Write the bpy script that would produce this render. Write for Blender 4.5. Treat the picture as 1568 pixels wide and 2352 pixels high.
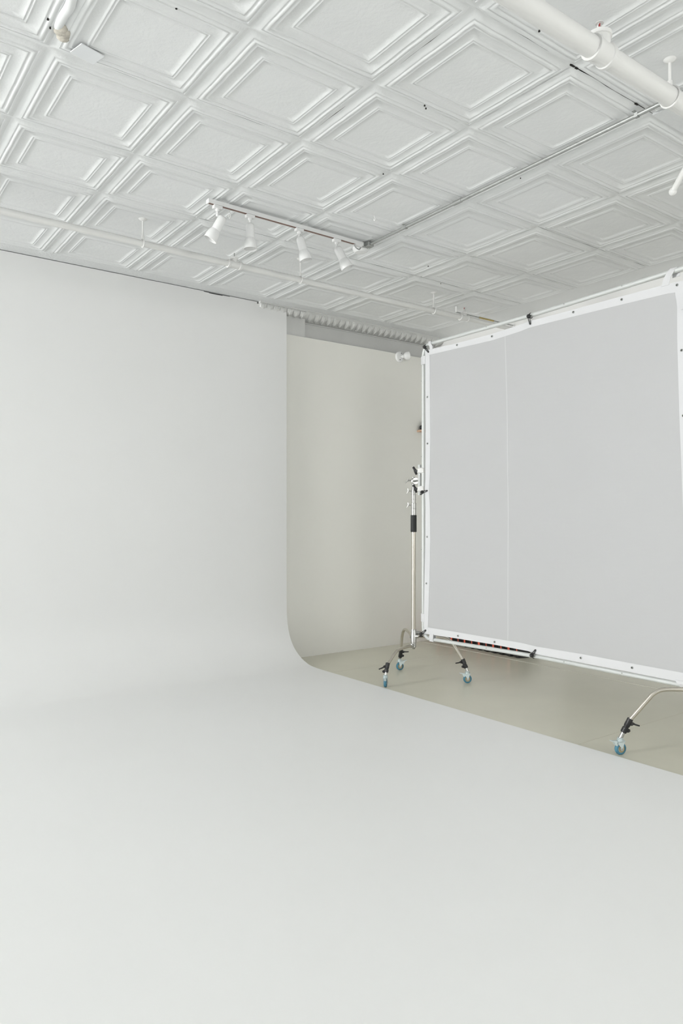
import bpy, bmesh, math, random
from mathutils import Vector as V, Matrix
random.seed(7)
for o in list(bpy.data.objects): bpy.data.objects.remove(o, do_unlink=True)
S = bpy.context.scene
COL = S.collection
PI = math.pi

# ---------------------------------------------------------------- camera
H_EYE, CEIL = 1.31, 3.26
cd = bpy.data.cameras.new('camera'); cam = bpy.data.objects.new('camera', cd); COL.objects.link(cam)
cd.sensor_fit = 'AUTO'; cd.sensor_width = 36.0
cd.lens = 1672.0/2352.0*36.0
cd.shift_y = 14.0/2352.0
cd.clip_start = 0.05; cd.clip_end = 200
cam.location = (0, 0, H_EYE); cam.rotation_euler = (PI/2, 0, -math.radians(36.4))
S.camera = cam

# ---------------------------------------------------------------- world, window light, exposure
w = bpy.data.worlds.new('sky'); S.world = w; w.use_nodes = True
bg = w.node_tree.nodes['Background']; bg.inputs[0].default_value = (0.80, 0.90, 1.0, 1); bg.inputs[1].default_value = 0.3
def area(name, loc, rot, sx, sy, power, col):
    l = bpy.data.lights.new(name, 'AREA'); l.shape = 'RECTANGLE'; l.size = sx; l.size_y = sy; l.energy = power; l.color = col
    o = bpy.data.objects.new(name, l); COL.objects.link(o); o.location = loc; o.rotation_euler = rot; return o
DAY = (1.0, 1.0, 0.985)
XL, YR = -9.0, -4.5                      # left window wall, rear window wall
LEFT_WIN = [(5.0, 1.4)]                                   # centre Y, width
REAR_WIN = [(0.8, 1.6), (4.6, 1.5)]           # centre X, width
WZ0, WZ1 = 1.15, 3.15
for y, wd in LEFT_WIN:
    area('window_daylight', (XL-0.24, y, (WZ0+WZ1)/2), (0, -PI/2, 0), WZ1-WZ0, wd, 960, DAY)
for x, wd in REAR_WIN:
    area('window_daylight', (x, YR-0.24, (WZ0+WZ1)/2), (PI/2, 0, 0), wd, WZ1-WZ0, 92, DAY)
S.view_settings.view_transform = 'Standard'; S.view_settings.look = 'None'
S.view_settings.exposure = 0.04; S.view_settings.gamma = 1.0
S.view_settings.use_curve_mapping = False

# ---------------------------------------------------------------- materials
def mat(name, col, rough=0.6, metal=0.0, bump=None, var=None, spec=0.5, detail=4):
    m = bpy.data.materials.new(name); m.use_nodes = True
    nt = m.node_tree; b = nt.nodes['Principled BSDF']
    b.inputs['Base Color'].default_value = (*col, 1); b.inputs['Roughness'].default_value = rough
    b.inputs['Metallic'].default_value = metal; b.inputs['Specular IOR Level'].default_value = spec
    tc = nt.nodes.new('ShaderNodeTexCoord')
    if var:                      # (scale, amount) paint unevenness
        n = nt.nodes.new('ShaderNodeTexNoise'); n.inputs['Scale'].default_value = var[0]; n.inputs['Detail'].default_value = 5
        nt.links.new(tc.outputs['Object'], n.inputs['Vector'])
        r = nt.nodes.new('ShaderNodeMapRange'); r.inputs[1].default_value = 0.3; r.inputs[2].default_value = 0.7
        r.inputs[3].default_value = 1-var[1]; r.inputs[4].default_value = 1+var[1]*0.3
        nt.links.new(n.outputs[0], r.inputs[0])
        x = nt.nodes.new('ShaderNodeMix'); x.data_type = 'RGBA'; x.blend_type = 'MULTIPLY'; x.inputs[0].default_value = 1
        x.inputs[6].default_value = (*col, 1); nt.links.new(r.outputs[0], x.inputs[7]); nt.links.new(x.outputs[2], b.inputs['Base Color'])
    if bump:                     # list of (scale, distance)
        prev = None
        for sc, dist in bump:
            n = nt.nodes.new('ShaderNodeTexNoise'); n.inputs['Scale'].default_value = sc; n.inputs['Detail'].default_value = detail
            nt.links.new(tc.outputs['Object'], n.inputs['Vector'])
            bp = nt.nodes.new('ShaderNodeBump'); bp.inputs['Strength'].default_value = 1.0; bp.inputs['Distance'].default_value = dist
            nt.links.new(n.outputs[0], bp.inputs['Height'])
            if prev: nt.links.new(prev.outputs[0], bp.inputs['Normal'])
            prev = bp
        nt.links.new(prev.outputs[0], b.inputs['Normal'])
    return m
M = {}
M['cyc'] = mat('cove_white_paint', (0.875, 0.88, 0.872), 0.45, bump=[(2.0, 0.0015), (60, 0.0001)], var=(1.2, 0.012), spec=0.5)
M['panel'] = mat('panel_warm_white_paint', (0.86, 0.855, 0.805), 0.6, bump=[(3, 0.002), (70, 0.0003)], var=(1.5, 0.02), spec=0.3)
M['oldwall'] = mat('old_wall_paint', (0.74, 0.745, 0.73), 0.6, bump=[(12, 0.003)], var=(4, 0.04))
M['wall'] = mat('wall_white_paint', (0.84, 0.84, 0.83), 0.6, bump=[(6, 0.001)])
M['tin'] = mat('ceiling_tin_paint', (0.83, 0.845, 0.845), 0.42, bump=[(5, 0.004), (45, 0.0009), (160, 0.0004)], var=(3, 0.02), spec=0.35)
M['stipple'] = mat('stippled_ceiling_paint', (0.80, 0.815, 0.818), 0.45, bump=[(6, 0.003), (75, 0.0045)], spec=0.35)
M['void'] = mat('dark_ceiling_void', (0.02, 0.018, 0.016), 0.9)
M['pipe'] = mat('pipe_white_paint', (0.78, 0.78, 0.765), 0.4, bump=[(30, 0.0006)], spec=0.4)
M['lampwhite'] = mat('lamp_white_enamel', (0.82, 0.825, 0.82), 0.35)
M['galv'] = mat('galvanised_steel', (0.42, 0.43, 0.42), 0.45, 0.7, bump=[(90, 0.0004)], var=(40, 0.12))
M['zinc'] = mat('zinc_plate', (0.62, 0.70, 0.71), 0.38, 0.6)
M['floor'] = mat('floor_grey_paint', (0.66, 0.643, 0.535), 0.30, bump=[(4, 0.0015), (40, 0.0002)], var=(2.2, 0.05), spec=0.45)
M['pale'] = mat('pale_joint_strip', (0.62, 0.60, 0.53), 0.5)
M['chrome'] = mat('nickel_plated_steel', (0.60, 0.565, 0.50), 0.24, 1.0)
M['bright'] = mat('bright_chrome', (0.50, 0.50, 0.485), 0.32, 1.0)
M['black'] = mat('black_plastic', (0.012, 0.012, 0.013), 0.45)
M['rubber'] = mat('black_rubber_grip', (0.018, 0.02, 0.02), 0.6, bump=[(200, 0.0003)])
M['tyre'] = mat('blue_grey_rubber_tyre', (0.055, 0.19, 0.27), 0.5, bump=[(120, 0.0002)])
M['core'] = mat('tan_wheel_core', (0.40, 0.33, 0.19), 0.5)
M['alu'] = mat('satin_aluminium_tube', (0.64, 0.66, 0.65), 0.5, 0.2)
M['wood'] = mat('pale_pink_wood', (0.62, 0.42, 0.30), 0.6, bump=[(40, 0.0005)], var=(30, 0.15))
M['casing'] = mat('black_case_fabric', (0.014, 0.013, 0.013), 0.7, bump=[(150, 0.0006)])
M['red'] = mat('red_case_webbing', (0.72, 0.12, 0.07), 0.6)
M['stain'] = mat('rust_stained_paint', (0.66, 0.62, 0.54), 0.6, bump=[(60, 0.004)], var=(20, 0.25))
M['tape'] = mat('patch_white', (0.80, 0.82, 0.835), 0.5)
M['frame'] = mat('window_frame_paint', (0.78, 0.78, 0.77), 0.5)
M['red_dot'] = mat('red_sprinkler_bulb', (0.45, 0.03, 0.03), 0.3)
M['brass'] = mat('aged_brass', (0.45, 0.36, 0.16), 0.4, 0.7)
M['ext'] = mat('brick_outside', (0.35, 0.30, 0.27), 0.9)
def fabric(name, col, trans):
    m = bpy.data.materials.new(name); m.use_nodes = True; nt = m.node_tree
    for n in list(nt.nodes): nt.nodes.remove(n)
    out = nt.nodes.new('ShaderNodeOutputMaterial'); d = nt.nodes.new('ShaderNodeBsdfDiffuse'); t = nt.nodes.new('ShaderNodeBsdfTranslucent')
    x = nt.nodes.new('ShaderNodeMixShader'); x.inputs[0].default_value = trans
    d.inputs[0].default_value = (*col, 1); t.inputs[0].default_value = (*col, 1)
    tc = nt.nodes.new('ShaderNodeTexCoord'); mp = nt.nodes.new('ShaderNodeMapping'); mp.inputs['Scale'].default_value = (1, 0.5, 2.4)
    n = nt.nodes.new('ShaderNodeTexNoise'); n.inputs['Scale'].default_value = 3.0; n.inputs['Detail'].default_value = 3
    b = nt.nodes.new('ShaderNodeBump'); b.inputs['Distance'].default_value = 0.010; b.inputs['Strength'].default_value = 0.6
    nt.links.new(tc.outputs['Object'], mp.inputs[0]); nt.links.new(mp.outputs[0], n.inputs['Vector']); nt.links.new(n.outputs[0], b.inputs['Height'])
    nt.links.new(b.outputs[0], d.inputs['Normal']); nt.links.new(d.outputs[0], x.inputs[1]); nt.links.new(t.outputs[0], x.inputs[2])
    nt.links.new(x.outputs[0], out.inputs[0]); return m
M['scrim'] = fabric('translucent_grey_white_silk', (0.585, 0.59, 0.597), 0.22)
M['hem'] = fabric('white_webbing_hem', (0.75, 0.755, 0.768), 0.08)
def glass():
    m = bpy.data.materials.new('window_glass'); m.use_nodes = True; nt = m.node_tree
    for n in list(nt.nodes): nt.nodes.remove(n)
    out = nt.nodes.new('ShaderNodeOutputMaterial'); t = nt.nodes.new('ShaderNodeBsdfTransparent'); g = nt.nodes.new('ShaderNodeBsdfGlossy')
    g.inputs['Roughness'].default_value = 0.02; x = nt.nodes.new('ShaderNodeMixShader'); x.inputs[0].default_value = 0.06
    nt.links.new(t.outputs[0], x.inputs[1]); nt.links.new(g.outputs[0], x.inputs[2]); nt.links.new(x.outputs[0], out.inputs[0]); return m
M['glass'] = glass()
M['seamcloth'] = fabric('doubled_silk_seam', (0.66, 0.665, 0.67), 0.12)

# ---------------------------------------------------------------- mesh helpers
def frames(pts):
    """tangent, normal, binormal along a path (parallel transport)"""
    n = len(pts); T = []
    for i in range(n):
        a = pts[max(0, i-1)]; b = pts[min(n-1, i+1)]; t = (b-a)
        T.append(t.normalized() if t.length > 1e-9 else V((0, 0, 1)))
    up = V((0, 0, 1)) if abs(T[0].z) < 0.9 else V((1, 0, 0))
    N = [(up - T[0]*up.dot(T[0])).normalized()]
    for i in range(1, n):
        q = T[i-1].rotation_difference(T[i]); v = q @ N[-1]; v = (v - T[i]*v.dot(T[i])).normalized(); N.append(v)
    return T, N, [T[i].cross(N[i]) for i in range(n)]
class MB:
    def __init__(s): s.v = []; s.f = []
    def add(s, vs, fs):
        k = len(s.v); s.v += [V(p) for p in vs]; s.f += [tuple(i+k for i in f) for f in fs]; return s
    def box(s, c, d, rot=None):
        c = V(c); hx, hy, hz = d[0]/2, d[1]/2, d[2]/2
        vs = [V((x, y, z)) for z in (-hz, hz) for y in (-hy, hy) for x in (-hx, hx)]
        if rot is not None: vs = [rot @ p for p in vs]
        return s.add([p+c for p in vs], [(0, 2, 3, 1), (4, 5, 7, 6), (0, 1, 5, 4), (2, 6, 7, 3), (0, 4, 6, 2), (1, 3, 7, 5)])
    def bbox(s, c, d, bev, rot=None):       # box with chamfered vertical edges and top/bottom
        c = V(c); hx, hy, hz = d[0]/2, d[1]/2, d[2]/2
        def ring(ix, z): return [V((sx*(hx-a), sy*(hy-b), z)) for sx, sy, a, b in ((1, 1, ix, ix+bev), (1, 1, ix+bev, ix), (-1, 1, ix+bev, ix), (-1, 1, ix, ix+bev), (-1, -1, ix, ix+bev), (-1, -1, ix+bev, ix), (1, -1, ix+bev, ix), (1, -1, ix, ix+bev))]
        R = [ring(bev, -hz), ring(0, -hz+bev), ring(0, hz-bev), ring(bev, hz)]
        vs = [p for r in R for p in r]
        if rot is not None: vs = [rot @ p for p in vs]
        fs = [(k*8+i, k*8+(i+1) % 8, k*8+8+(i+1) % 8, k*8+8+i) for k in range(3) for i in range(8)]
        fs += [tuple(reversed(range(8))), tuple(range(24, 32))]
        return s.add([p+c for p in vs], fs)
    def tube(s, pts, r, n=12, cap=True, closed=False):
        pts = [V(p) for p in pts]; T, N, B = frames(pts); m = len(pts)
        rr = r if isinstance(r, (list, tuple)) else [r]*m
        vs = []; fs = []
        for i in range(m):
            for k in range(n):
                a = 2*PI*k/n; vs.append(pts[i]+(N[i]*math.cos(a)+B[i]*math.sin(a))*rr[i])
        for i in range(m-1):
            for k in range(n): fs.append((i*n+k, i*n+(k+1) % n, (i+1)*n+(k+1) % n, (i+1)*n+k))
        if closed:
            for k in range(n): fs.append(((m-1)*n+k, (m-1)*n+(k+1) % n, (k+1) % n, k))
        elif cap: fs += [tuple(reversed(range(n))), tuple((m-1)*n+k for k in range(n))]
        return s.add(vs, fs)
    def lathe(s, prof, org=(0, 0, 0), axis=(0, 0, 1), n=20, close=False):
        """prof: (radius, distance along axis)"""
        ax = V(axis).normalized(); up = V((0, 0, 1)) if abs(ax.z) < 0.9 else V((1, 0, 0))
        e1 = (up - ax*up.dot(ax)).normalized(); e2 = ax.cross(e1); o = V(org); vs = []; fs = []
        for r, d in prof:
            for k in range(n):
                a = 2*PI*k/n; vs.append(o+ax*d+(e1*math.cos(a)+e2*math.sin(a))*max(r, 1e-5))
        m = len(prof)
        for i in range(m-1):
            for k in range(n): fs.append((i*n+k, i*n+(k+1) % n, (i+1)*n+(k+1) % n, (i+1)*n+k))
        if close:
            for k in range(n): fs.append(((m-1)*n+k, (m-1)*n+(k+1) % n, (k+1) % n, k))
        return s.add(vs, fs)
    def sphere(s, c, r, n=14, m=10, sc=(1, 1, 1)):
        vs = []; fs = []
        prof = [(math.sin(PI*i/m), -math.cos(PI*i/m)) for i in range(m+1)]
        for a, b in prof:
            for k in range(n):
                t = 2*PI*k/n; vs.append(V(c)+V((r*max(a, 1e-4)*math.cos(t)*sc[0], r*max(a, 1e-4)*math.sin(t)*sc[1], r*b*sc[2])))
        for i in range(m):
            for k in range(n): fs.append((i*n+k, i*n+(k+1) % n, (i+1)*n+(k+1) % n, (i+1)*n+k))
        return s.add(vs, fs)
    def prism(s, poly, thick_vec):
        n = len(poly); t = V(thick_vec); a = [V(p) for p in poly]
        vs = a+[p+t for p in a]
        fs = [tuple(reversed(range(n))), tuple(range(n, 2*n))]+[(i, (i+1) % n, n+(i+1) % n, n+i) for i in range(n)]
        return s.add(vs, fs)
    def ribbon(s, pts, wvec, th):
        """flat strip through pts; wvec = width vector; th = thickness"""
        pts = [V(p) for p in pts]; w = V(wvec)/2; n = len(pts); vs = []; fs = []
        for i in range(n):
            t = (pts[min(n-1, i+1)]-pts[max(0, i-1)]).normalized(); nn = t.cross(w).normalized()*(th/2)
            vs += [pts[i]-w-nn, pts[i]+w-nn, pts[i]+w+nn, pts[i]-w+nn]
        for i in range(n-1):
            for k in range(4): fs.append((i*4+k, i*4+(k+1) % 4, i*4+4+(k+1) % 4, i*4+4+k))
        fs += [(3, 2, 1, 0), tuple((n-1)*4+k for k in range(4))]
        return s.add(vs, fs)
    def build(s, name, m, parent=None, smooth=35, xf=None):
        me = bpy.data.meshes.new(name)
        org = V((0, 0, 0))
        p = parent
        while p is not None: org += p.location; p = p.parent
        vs = [(xf @ p if xf is not None else p)-org for p in s.v]
        me.from_pydata([tuple(p) for p in vs], [], s.f)
        bm = bmesh.new(); bm.from_mesh(me); bmesh.ops.recalc_face_normals(bm, faces=bm.faces); bm.to_mesh(me); bm.free()
        if smooth:
            for q in me.polygons: q.use_smooth = True
            me.set_sharp_from_angle(angle=math.radians(smooth))
        me.materials.append(m)
        o = bpy.data.objects.new(name, me); COL.objects.link(o)
        if parent: o.parent = parent
        return o
def tag(o, label, cat, group=None):
    o['label'] = label; o['category'] = cat
    if group: o['group'] = group
    return o
def thing(name, label, cat, loc, group=None):
    o = bpy.data.objects.new(name, None); o.empty_display_size = 0.05; COL.objects.link(o); o.location = loc
    return tag(o, label, cat, group)
def struct(o, label, cat):
    o['kind'] = 'structure'; o['label'] = label; o['category'] = cat; return o
def arc(c, e1, e2, r, a0, a1, n=8):
    return [V(c)+(V(e1)*math.cos(a0+(a1-a0)*i/n)+V(e2)*math.sin(a0+(a1-a0)*i/n))*r for i in range(n+1)]
def smooth_path(pts, n=6):
    """Catmull-Rom through points"""
    P = [V(p) for p in pts]; P = [P[0]*2-P[1]]+P+[P[-1]*2-P[-2]]; out = []
    for i in range(1, len(P)-2):
        for k in range(n):
            t = k/n; a, b, c, d = P[i-1], P[i], P[i+1], P[i+2]
            out.append(0.5*((2*b)+(c-a)*t+(2*a-5*b+4*c-d)*t*t+(3*b-a-3*c+d)*t*t*t))
    return out+[P[-2]]
def lin(tab, x):
    """piecewise linear interpolation in a table sorted by first entry"""
    if x <= tab[0][0]: return tab[0][1]
    for (a, p), (b, q) in zip(tab, tab[1:]):
        if x <= b: return p+(q-p)*(x-a)/(b-a)
    return tab[-1][1]

# ================================================================= SETTING
XE, YC = 3.585, 5.717               # right end of the white cove, front face of its wall
XR = 5.60                           # right wall
YOLD = 5.85                         # old back wall behind the built-out panel
# ---- floor: painted sheets with joints
fl = MB().box(((XL+XR)/2, (YR+6.0)/2, -0.06), (XR-XL+0.6, 6.0-YR+0.6, 0.10)).build('floor', M['void'])
struct(fl, 'grey beige painted studio floor beyond the white cove', 'floor')
g = 0.0012
for (x0, x1) in ((XL, 5.268), (5.282, XR)):
    for (y0, y1) in ((YR, 0.14), (0.14, 2.58), (2.58, 5.02), (5.02, 5.9)):
        MB().box(((x0+x1)/2, (y0+y1)/2, -0.005), (x1-x0, y1-y0-2*g, 0.010)).build('floor_sheet', M['floor'], fl, 0)
MB().box((5.275, 2.0, -0.004), (0.014, 7.6, 0.012)).build('joint_strip', M['pale'], fl, 0)
# ---- white cove (cyclorama): floor sheet, swept curve and wall in one surface
prof = [(YR, 0.004), (0, 0.004), (4.6, 0.004), (5.10, 0.004), (5.22, 0.0055), (5.322, 0.012), (5.391, 0.028), (5.469, 0.055), (5.548, 0.101),
        (5.60, 0.142), (5.640, 0.190), (5.668, 0.24), (5.690, 0.30), (5.705, 0.37), (5.713, 0.45), (5.716, 0.53), (5.717, 0.62), (5.717, 1.6)]
# smooth the swept part
sp = [(p.y, p.z) for p in smooth_path([V((0, a, b)) for a, b in prof[3:17]], 3)]
prof = prof[:3]+sp+[(5.717, 1.6)]
def cove_part(x0, x1, top):
    pr = prof+[(5.717, top), (5.757, top), (5.757, -0.0), (YR, 0.0)]
    m = MB(); n = len(pr)
    m.add([(x0, a, b) for a, b in pr]+[(x1, a, b) for a, b in pr], [(i, i+1, n+i+1, n+i) for i in range(n-1)]+[(n-1, 0, n, 2*n-1), tuple(range(n)), tuple(range(2*n-1, n-1, -1))])
    return m
cv = MB()
for x0, x1, top in ((XL, 2.75, 3.2545), (2.75, 2.80, 3.249), (2.80, 2.93, 3.245), (2.93, 3.0, 3.250), (3.0, 3.272, 3.2545), (3.272, XE, 3.238)):
    p = cove_part(x0, x1, top); cv.add(p.v, p.f)
cvo = cv.build('wall_cove', M['cyc'], None, 50)
struct(cvo, 'seamless white cove wall sweeping down in a curve onto the floor', 'wall')
# ---- built-out warm panel wall right of the cove
pn = MB().box(((XE-0.3+XR)/2, 5.757, 1.508), (XR-XE+0.3, 0.044, 3.016))
pno = pn.build('wall_panel', M['panel'], None, 0); struct(pno, 'warm grey panel wall stopping short of the ceiling behind the rolling stand', 'wall')
# ---- old back wall with a shallow pier, moulded cornice
ob = MB().box(((XL+XR)/2, YOLD+0.06, 1.64), (XR-XL, 0.12, 3.28)).build('wall_back', M['oldwall'], None, 0)
struct(ob, 'old grey wall showing above the panel', 'wall')
pr = MB().box((3.45, 5.825, 1.63), (0.76, 0.09, 3.26)).build('wall_pier', M['oldwall'], None, 0)
struct(pr, 'shallow wall pier between the cove and the recessed wall top', 'wall')
def cornice(name, x0, x1, ytop, ybot, zb, label):
    d = ybot-ytop; hh = CEIL-zb
    P = [(ytop-0.012, CEIL), (ytop-0.012, CEIL-0.008), (ytop, CEIL-0.010)]
    for i in range(9):
        a = i/8*PI/2
        P.append((ytop+d*(1-math.cos(a))*0.92+0.004, CEIL-0.012-(hh-0.026)*math.sin(a)**1.15))
    P += [(ybot-0.012, zb+0.010), (ybot-0.012, zb), (ybot+0.02, zb), (ybot+0.02, CEIL)]
    m = MB(); n = len(P)
    m.add([(x0, a, b) for a, b in P]+[(x1, a, b) for a, b in P], [(i, (i+1) % n, n+(i+1) % n, n+i) for i in range(n)]+[tuple(range(n)), tuple(range(2*n-1, n-1, -1))])
    o = m.build(name, M['oldwall'], None, 30); struct(o, label, 'cornice')
    # acanthus-like lobes along the cove of the cornice
    lm = MB()
    for k in range(5):               # one curled leaf: five tapering fingers
        t = (k-2)/2.0; ln = 1-0.22*abs(t)
        pts = [V((t*0.026*(1-s*0.45)+0.010*s*s, d*(0.10+0.62*(s**1.3)), -hh*(0.12+0.70*ln*math.sin(s*PI/2)))) for s in (0, .2, .4, .6, .8, 1)]
        lm.tube([p+V((0, -0.010, -0.006)) for p in pts], [0.005, 0.0095, 0.012, 0.0115, 0.009, 0.005], 6)
    lm.sphere((0.012, d*0.30, -hh*0.30), 0.012, 8, 6)
    leaf = None; x = x0+0.04
    while x < x1-0.02:
        if leaf is None:
            leaf = lm.build('leaf', M['oldwall'], o, 60); c = leaf
        else:
            c = leaf.copy(); COL.objects.link(c); c.parent = o
        c.location = (x, ytop, CEIL)
        x += 0.072
    return o
cornice('trim_1', 3.290, 3.83, 5.698, 5.80, 3.188, 'short length of leaf moulded cornice on the pier beside the cove')
cornice('trim_2', 3.83, XR, 5.705, 5.85, 3.178, 'long leaf moulded cornice running above the recessed wall')
# ---- right wall, with a white panel behind the screen
wr = MB().box((XR+0.06, (YR+6)/2, 1.64), (0.12, 6.0-YR, 3.28)).build('wall_right', M['wall'], None, 0)
struct(wr, 'white side wall behind the diffusion screen', 'wall')
# ---- window walls (behind and left of the camera)
def window_wall(name, along, fixed, lo, hi, wins, inward, label):
    """along: 'x' or 'y'; wall thickness 0.2 outside of the plane `fixed`"""
    m = MB(); off = -inward*0.10
    def bx(a0, a1, z0, z1):
        c = ((a0+a1)/2, fixed+off, (z0+z1)/2); d = (a1-a0, 0.2, z1-z0)
        if along == 'y': c = (c[1], c[0], c[2]); d = (d[1], d[0], d[2])
        m.box(c, d)
    bx(lo, hi, -0.1, WZ0); bx(lo, hi, WZ1, 3.3); a = lo
    for c, wd in wins: bx(a, c-wd/2, WZ0, WZ1); a = c+wd/2
    bx(a, hi, WZ0, WZ1)
    o = m.build(name, M['wall'], None, 0); struct(o, label, 'wall'); return o
window_wall('wall_left', 'y', XL, YR-0.2, 6.0, LEFT_WIN, 1, 'white window wall on the left side')
window_wall('wall_rear', 'x', YR, XL, XR+0.1, REAR_WIN, 1, 'white window wall behind the camera')
def window(idx, along, fixed, c, wd):
    def P(a, z, dpt): return (a, fixed-dpt, z) if along == 'x' else (fixed-dpt, a, z)
    def D(a, t, z): return (a, t, z) if along == 'x' else (t, a, z)
    fm = MB(); a0, a1 = c-wd/2, c+wd/2
    for a in (a0+0.03, a1-0.03): fm.box(P(a, (WZ0+WZ1)/2, 0.12), D(0.06, 0.08, WZ1-WZ0))
    for z in (WZ0+0.03, (WZ0+WZ1)/2, WZ1-0.03): fm.box(P(c, z, 0.12), D(wd-0.12, 0.07, 0.06))
    o = fm.build('window_%d' % idx, M['frame'], None, 0); struct(o, 'tall white sash window %s' % ('in the left wall' if along == 'y' else 'in the wall behind the camera'), 'window')
    for z0, z1 in ((WZ0+0.06, (WZ0+WZ1)/2-0.03), ((WZ0+WZ1)/2+0.03, WZ1-0.06)):
        MB().box(P(c, (z0+z1)/2, 0.13), D(wd-0.12, 0.004, z1-z0)).build('pane', M['glass'], o, 0)
    MB().box(P(c, WZ0-0.012, -0.03), D(wd+0.1, 0.12, 0.024)).build('sill', M['frame'], o, 0)
k = 1
for c, wd in LEFT_WIN: window(k, 'y', XL, c, wd); k += 1
for c, wd in REAR_WIN: window(k, 'x', YR, c, wd); k += 1

# ---- ceiling: dark void slab, plain borders, pressed tin tiles
ce = MB().box(((XL+XR)/2, (YR+6)/2, CEIL+0.10), (XR-XL+0.5, 6.0-YR+0.5, 0.12)).build('ceiling', M['void'], None, 0)
struct(ce, 'white painted pressed tin ceiling of square coffered tiles', 'ceiling')
C = 1.95
GX = [v*C for v in (-0.53, -0.215, 0.100, 0.418, 0.732, 1.056, 1.366, 1.687, 2.022, 2.370, 2.700)]     # seams, line index -4 .. 6
GY = [v*C for v in (0.060, 0.370, 0.680, 0.992, 1.305, 1.610, 1.945, 2.235, 2.545, 2.855)]             # line index -3 .. 6
PROF = [(0.000, 0.000), (0.008, -0.0005), (0.018, -0.003), (0.034, -0.011), (0.050, -0.0165), (0.053, -0.0165), (0.056, -0.0130), (0.062, -0.0130), (0.068, -0.0185), (0.077, -0.0215), (0.088, -0.0200), (0.093, -0.0145),
        (0.103, -0.0140), (0.106, -0.0170), (0.116, -0.0170), (0.120, -0.0135), (0.180, -0.0150), (0.188, -0.0150), (0.193, -0.0190), (0.200, -0.0190), (0.204, -0.0150), (0.209, -0.0150), (0.213, -0.0185), (0.219, -0.0185), (0.224, -0.0145), (0.260, -0.0140)]
def tile_mesh(seed):
    rnd = random.Random(seed); n = 10; m = MB(); rings = []
    jit = [rnd.uniform(-1, 1) for _ in range(4*n)]
    dz = [rnd.uniform(-0.0012, 0.0012) for _ in range(4*n)]
    for q, (t, z) in enumerate(PROF):
        z *= 0.75
        hs = 0.5-t; ring = []
        for sd in range(4):
            for k in range(n):
                u = -hs+2*hs*k/n; idx = sd*n+k; j = jit[idx]*(0.0034 if q == 0 and k else 0.0010 if 0 < q < 16 and k else 0.0)
                p = [(u, -hs+j), (hs-j, u), (-u, hs-j), (-hs+j, -u)][sd]
                ring.append(V((p[0], p[1], z+(dz[idx] if 0 < q < 16 and k else 0))))
        rings.append(ring)
    N = 4*n
    m.add([p for r in rings for p in r], [(a*N+i, a*N+(i+1) % N, (a+1)*N+(i+1) % N, (a+1)*N+i) for a in range(len(PROF)-1) for i in range(N)]+[tuple((len(PROF)-1)*N+i for i in range(N))])
    return m
def plain_mesh():
    return MB().box((0, 0, 0.0), (1, 1, 0.012))
variants = []
for s in range(4):
    o = tile_mesh(s).build('ceiling_tile', M['tin'], None, 40); variants.append(o.data); bpy.data.objects.remove(o)
for me in variants:                # underside must face down
    if me.polygons[-1].normal.z > 0: me.flip_normals()
po = plain_mesh().build('stippled_tile', M['stipple'], None, 0); plain = po.data; bpy.data.objects.remove(po)
def put(me, name, x0, x1, y0, y1, z=CEIL):
    o = bpy.data.objects.new(name, me); COL.objects.link(o); o.parent = ce
    o.location = ((x0+x1)/2, (y0+y1)/2, z); o.scale = (x1-x0, y1-y0, 1); return o
# seams that have opened up: {('y', line index, tile column index)} / {('x', line, row)}
CR = {}
for i in range(-2, 1): CR[('y', 2, i)] = 0.0002
for i in range(1, 4): CR[('y', 0, i)] = 0.0006
for i in range(3, 6): CR[('y', 3, i)] = 0.0004
for i in range(2, 6): CR[('y', 4, i)] = 0.0004
for i in range(-2, 3): CR[('y', 5, i)] = 0.0
for i in range(4, 6): CR[('y', 2, i)] = 0.0005
CR[('x', 1, 0)] = 0.0004; CR[('x', 1, 1)] = -0.0004; CR[('y', 4, -1)] = -0.0002; CR[('y', 4, 0)] = 0.0; CR[('y', 4, 1)] = 0.0004; CR[('x', 2, 4)] = 0.0003; CR[('x', 3, 3)] = 0.0003
OV = -0.0026
rt = random.Random(3)
for a in range(len(GX)-1):
    for b in range(len(GY)-1):
        i, j = a-4, b-3
        x0 = GX[a]+CR.get(('x', i, j), OV); x1 = GX[a+1]-CR.get(('x', i+1, j), OV)
        y0 = GY[b]+CR.get(('y', j, i), OV); y1 = GY[b+1]-CR.get(('y', j+1, i), OV)
        if (i, j) == (3, -1): put(plain, 'stippled_tile', x0, x1, y0, y1, CEIL-0.004)
        else: put(variants[rt.randrange(4)], 'ceiling_tile', x0, x1, y0, y1, CEIL+rt.uniform(-0.0006, 0.0006))
bz = CEIL+0.006
def border(x0, x1, y0, y1, m='stipple', z=bz): MB().box(((x0+x1)/2, (y0+y1)/2, z), (x1-x0, y1-y0, 0.012)).build('ceiling_border', M[m], ce, 0)
border(GX[0], XR, GY[-1]+0.001, 5.90)                     # strip along the back wall
border(GX[-1]+0.001, XR, GY[0], GY[-1], 'tin')            # strip along the right wall
border(XL, GX[0], YR, 5.90, 'tin'); border(GX[0], XR, YR, GY[0], 'tin')
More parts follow.
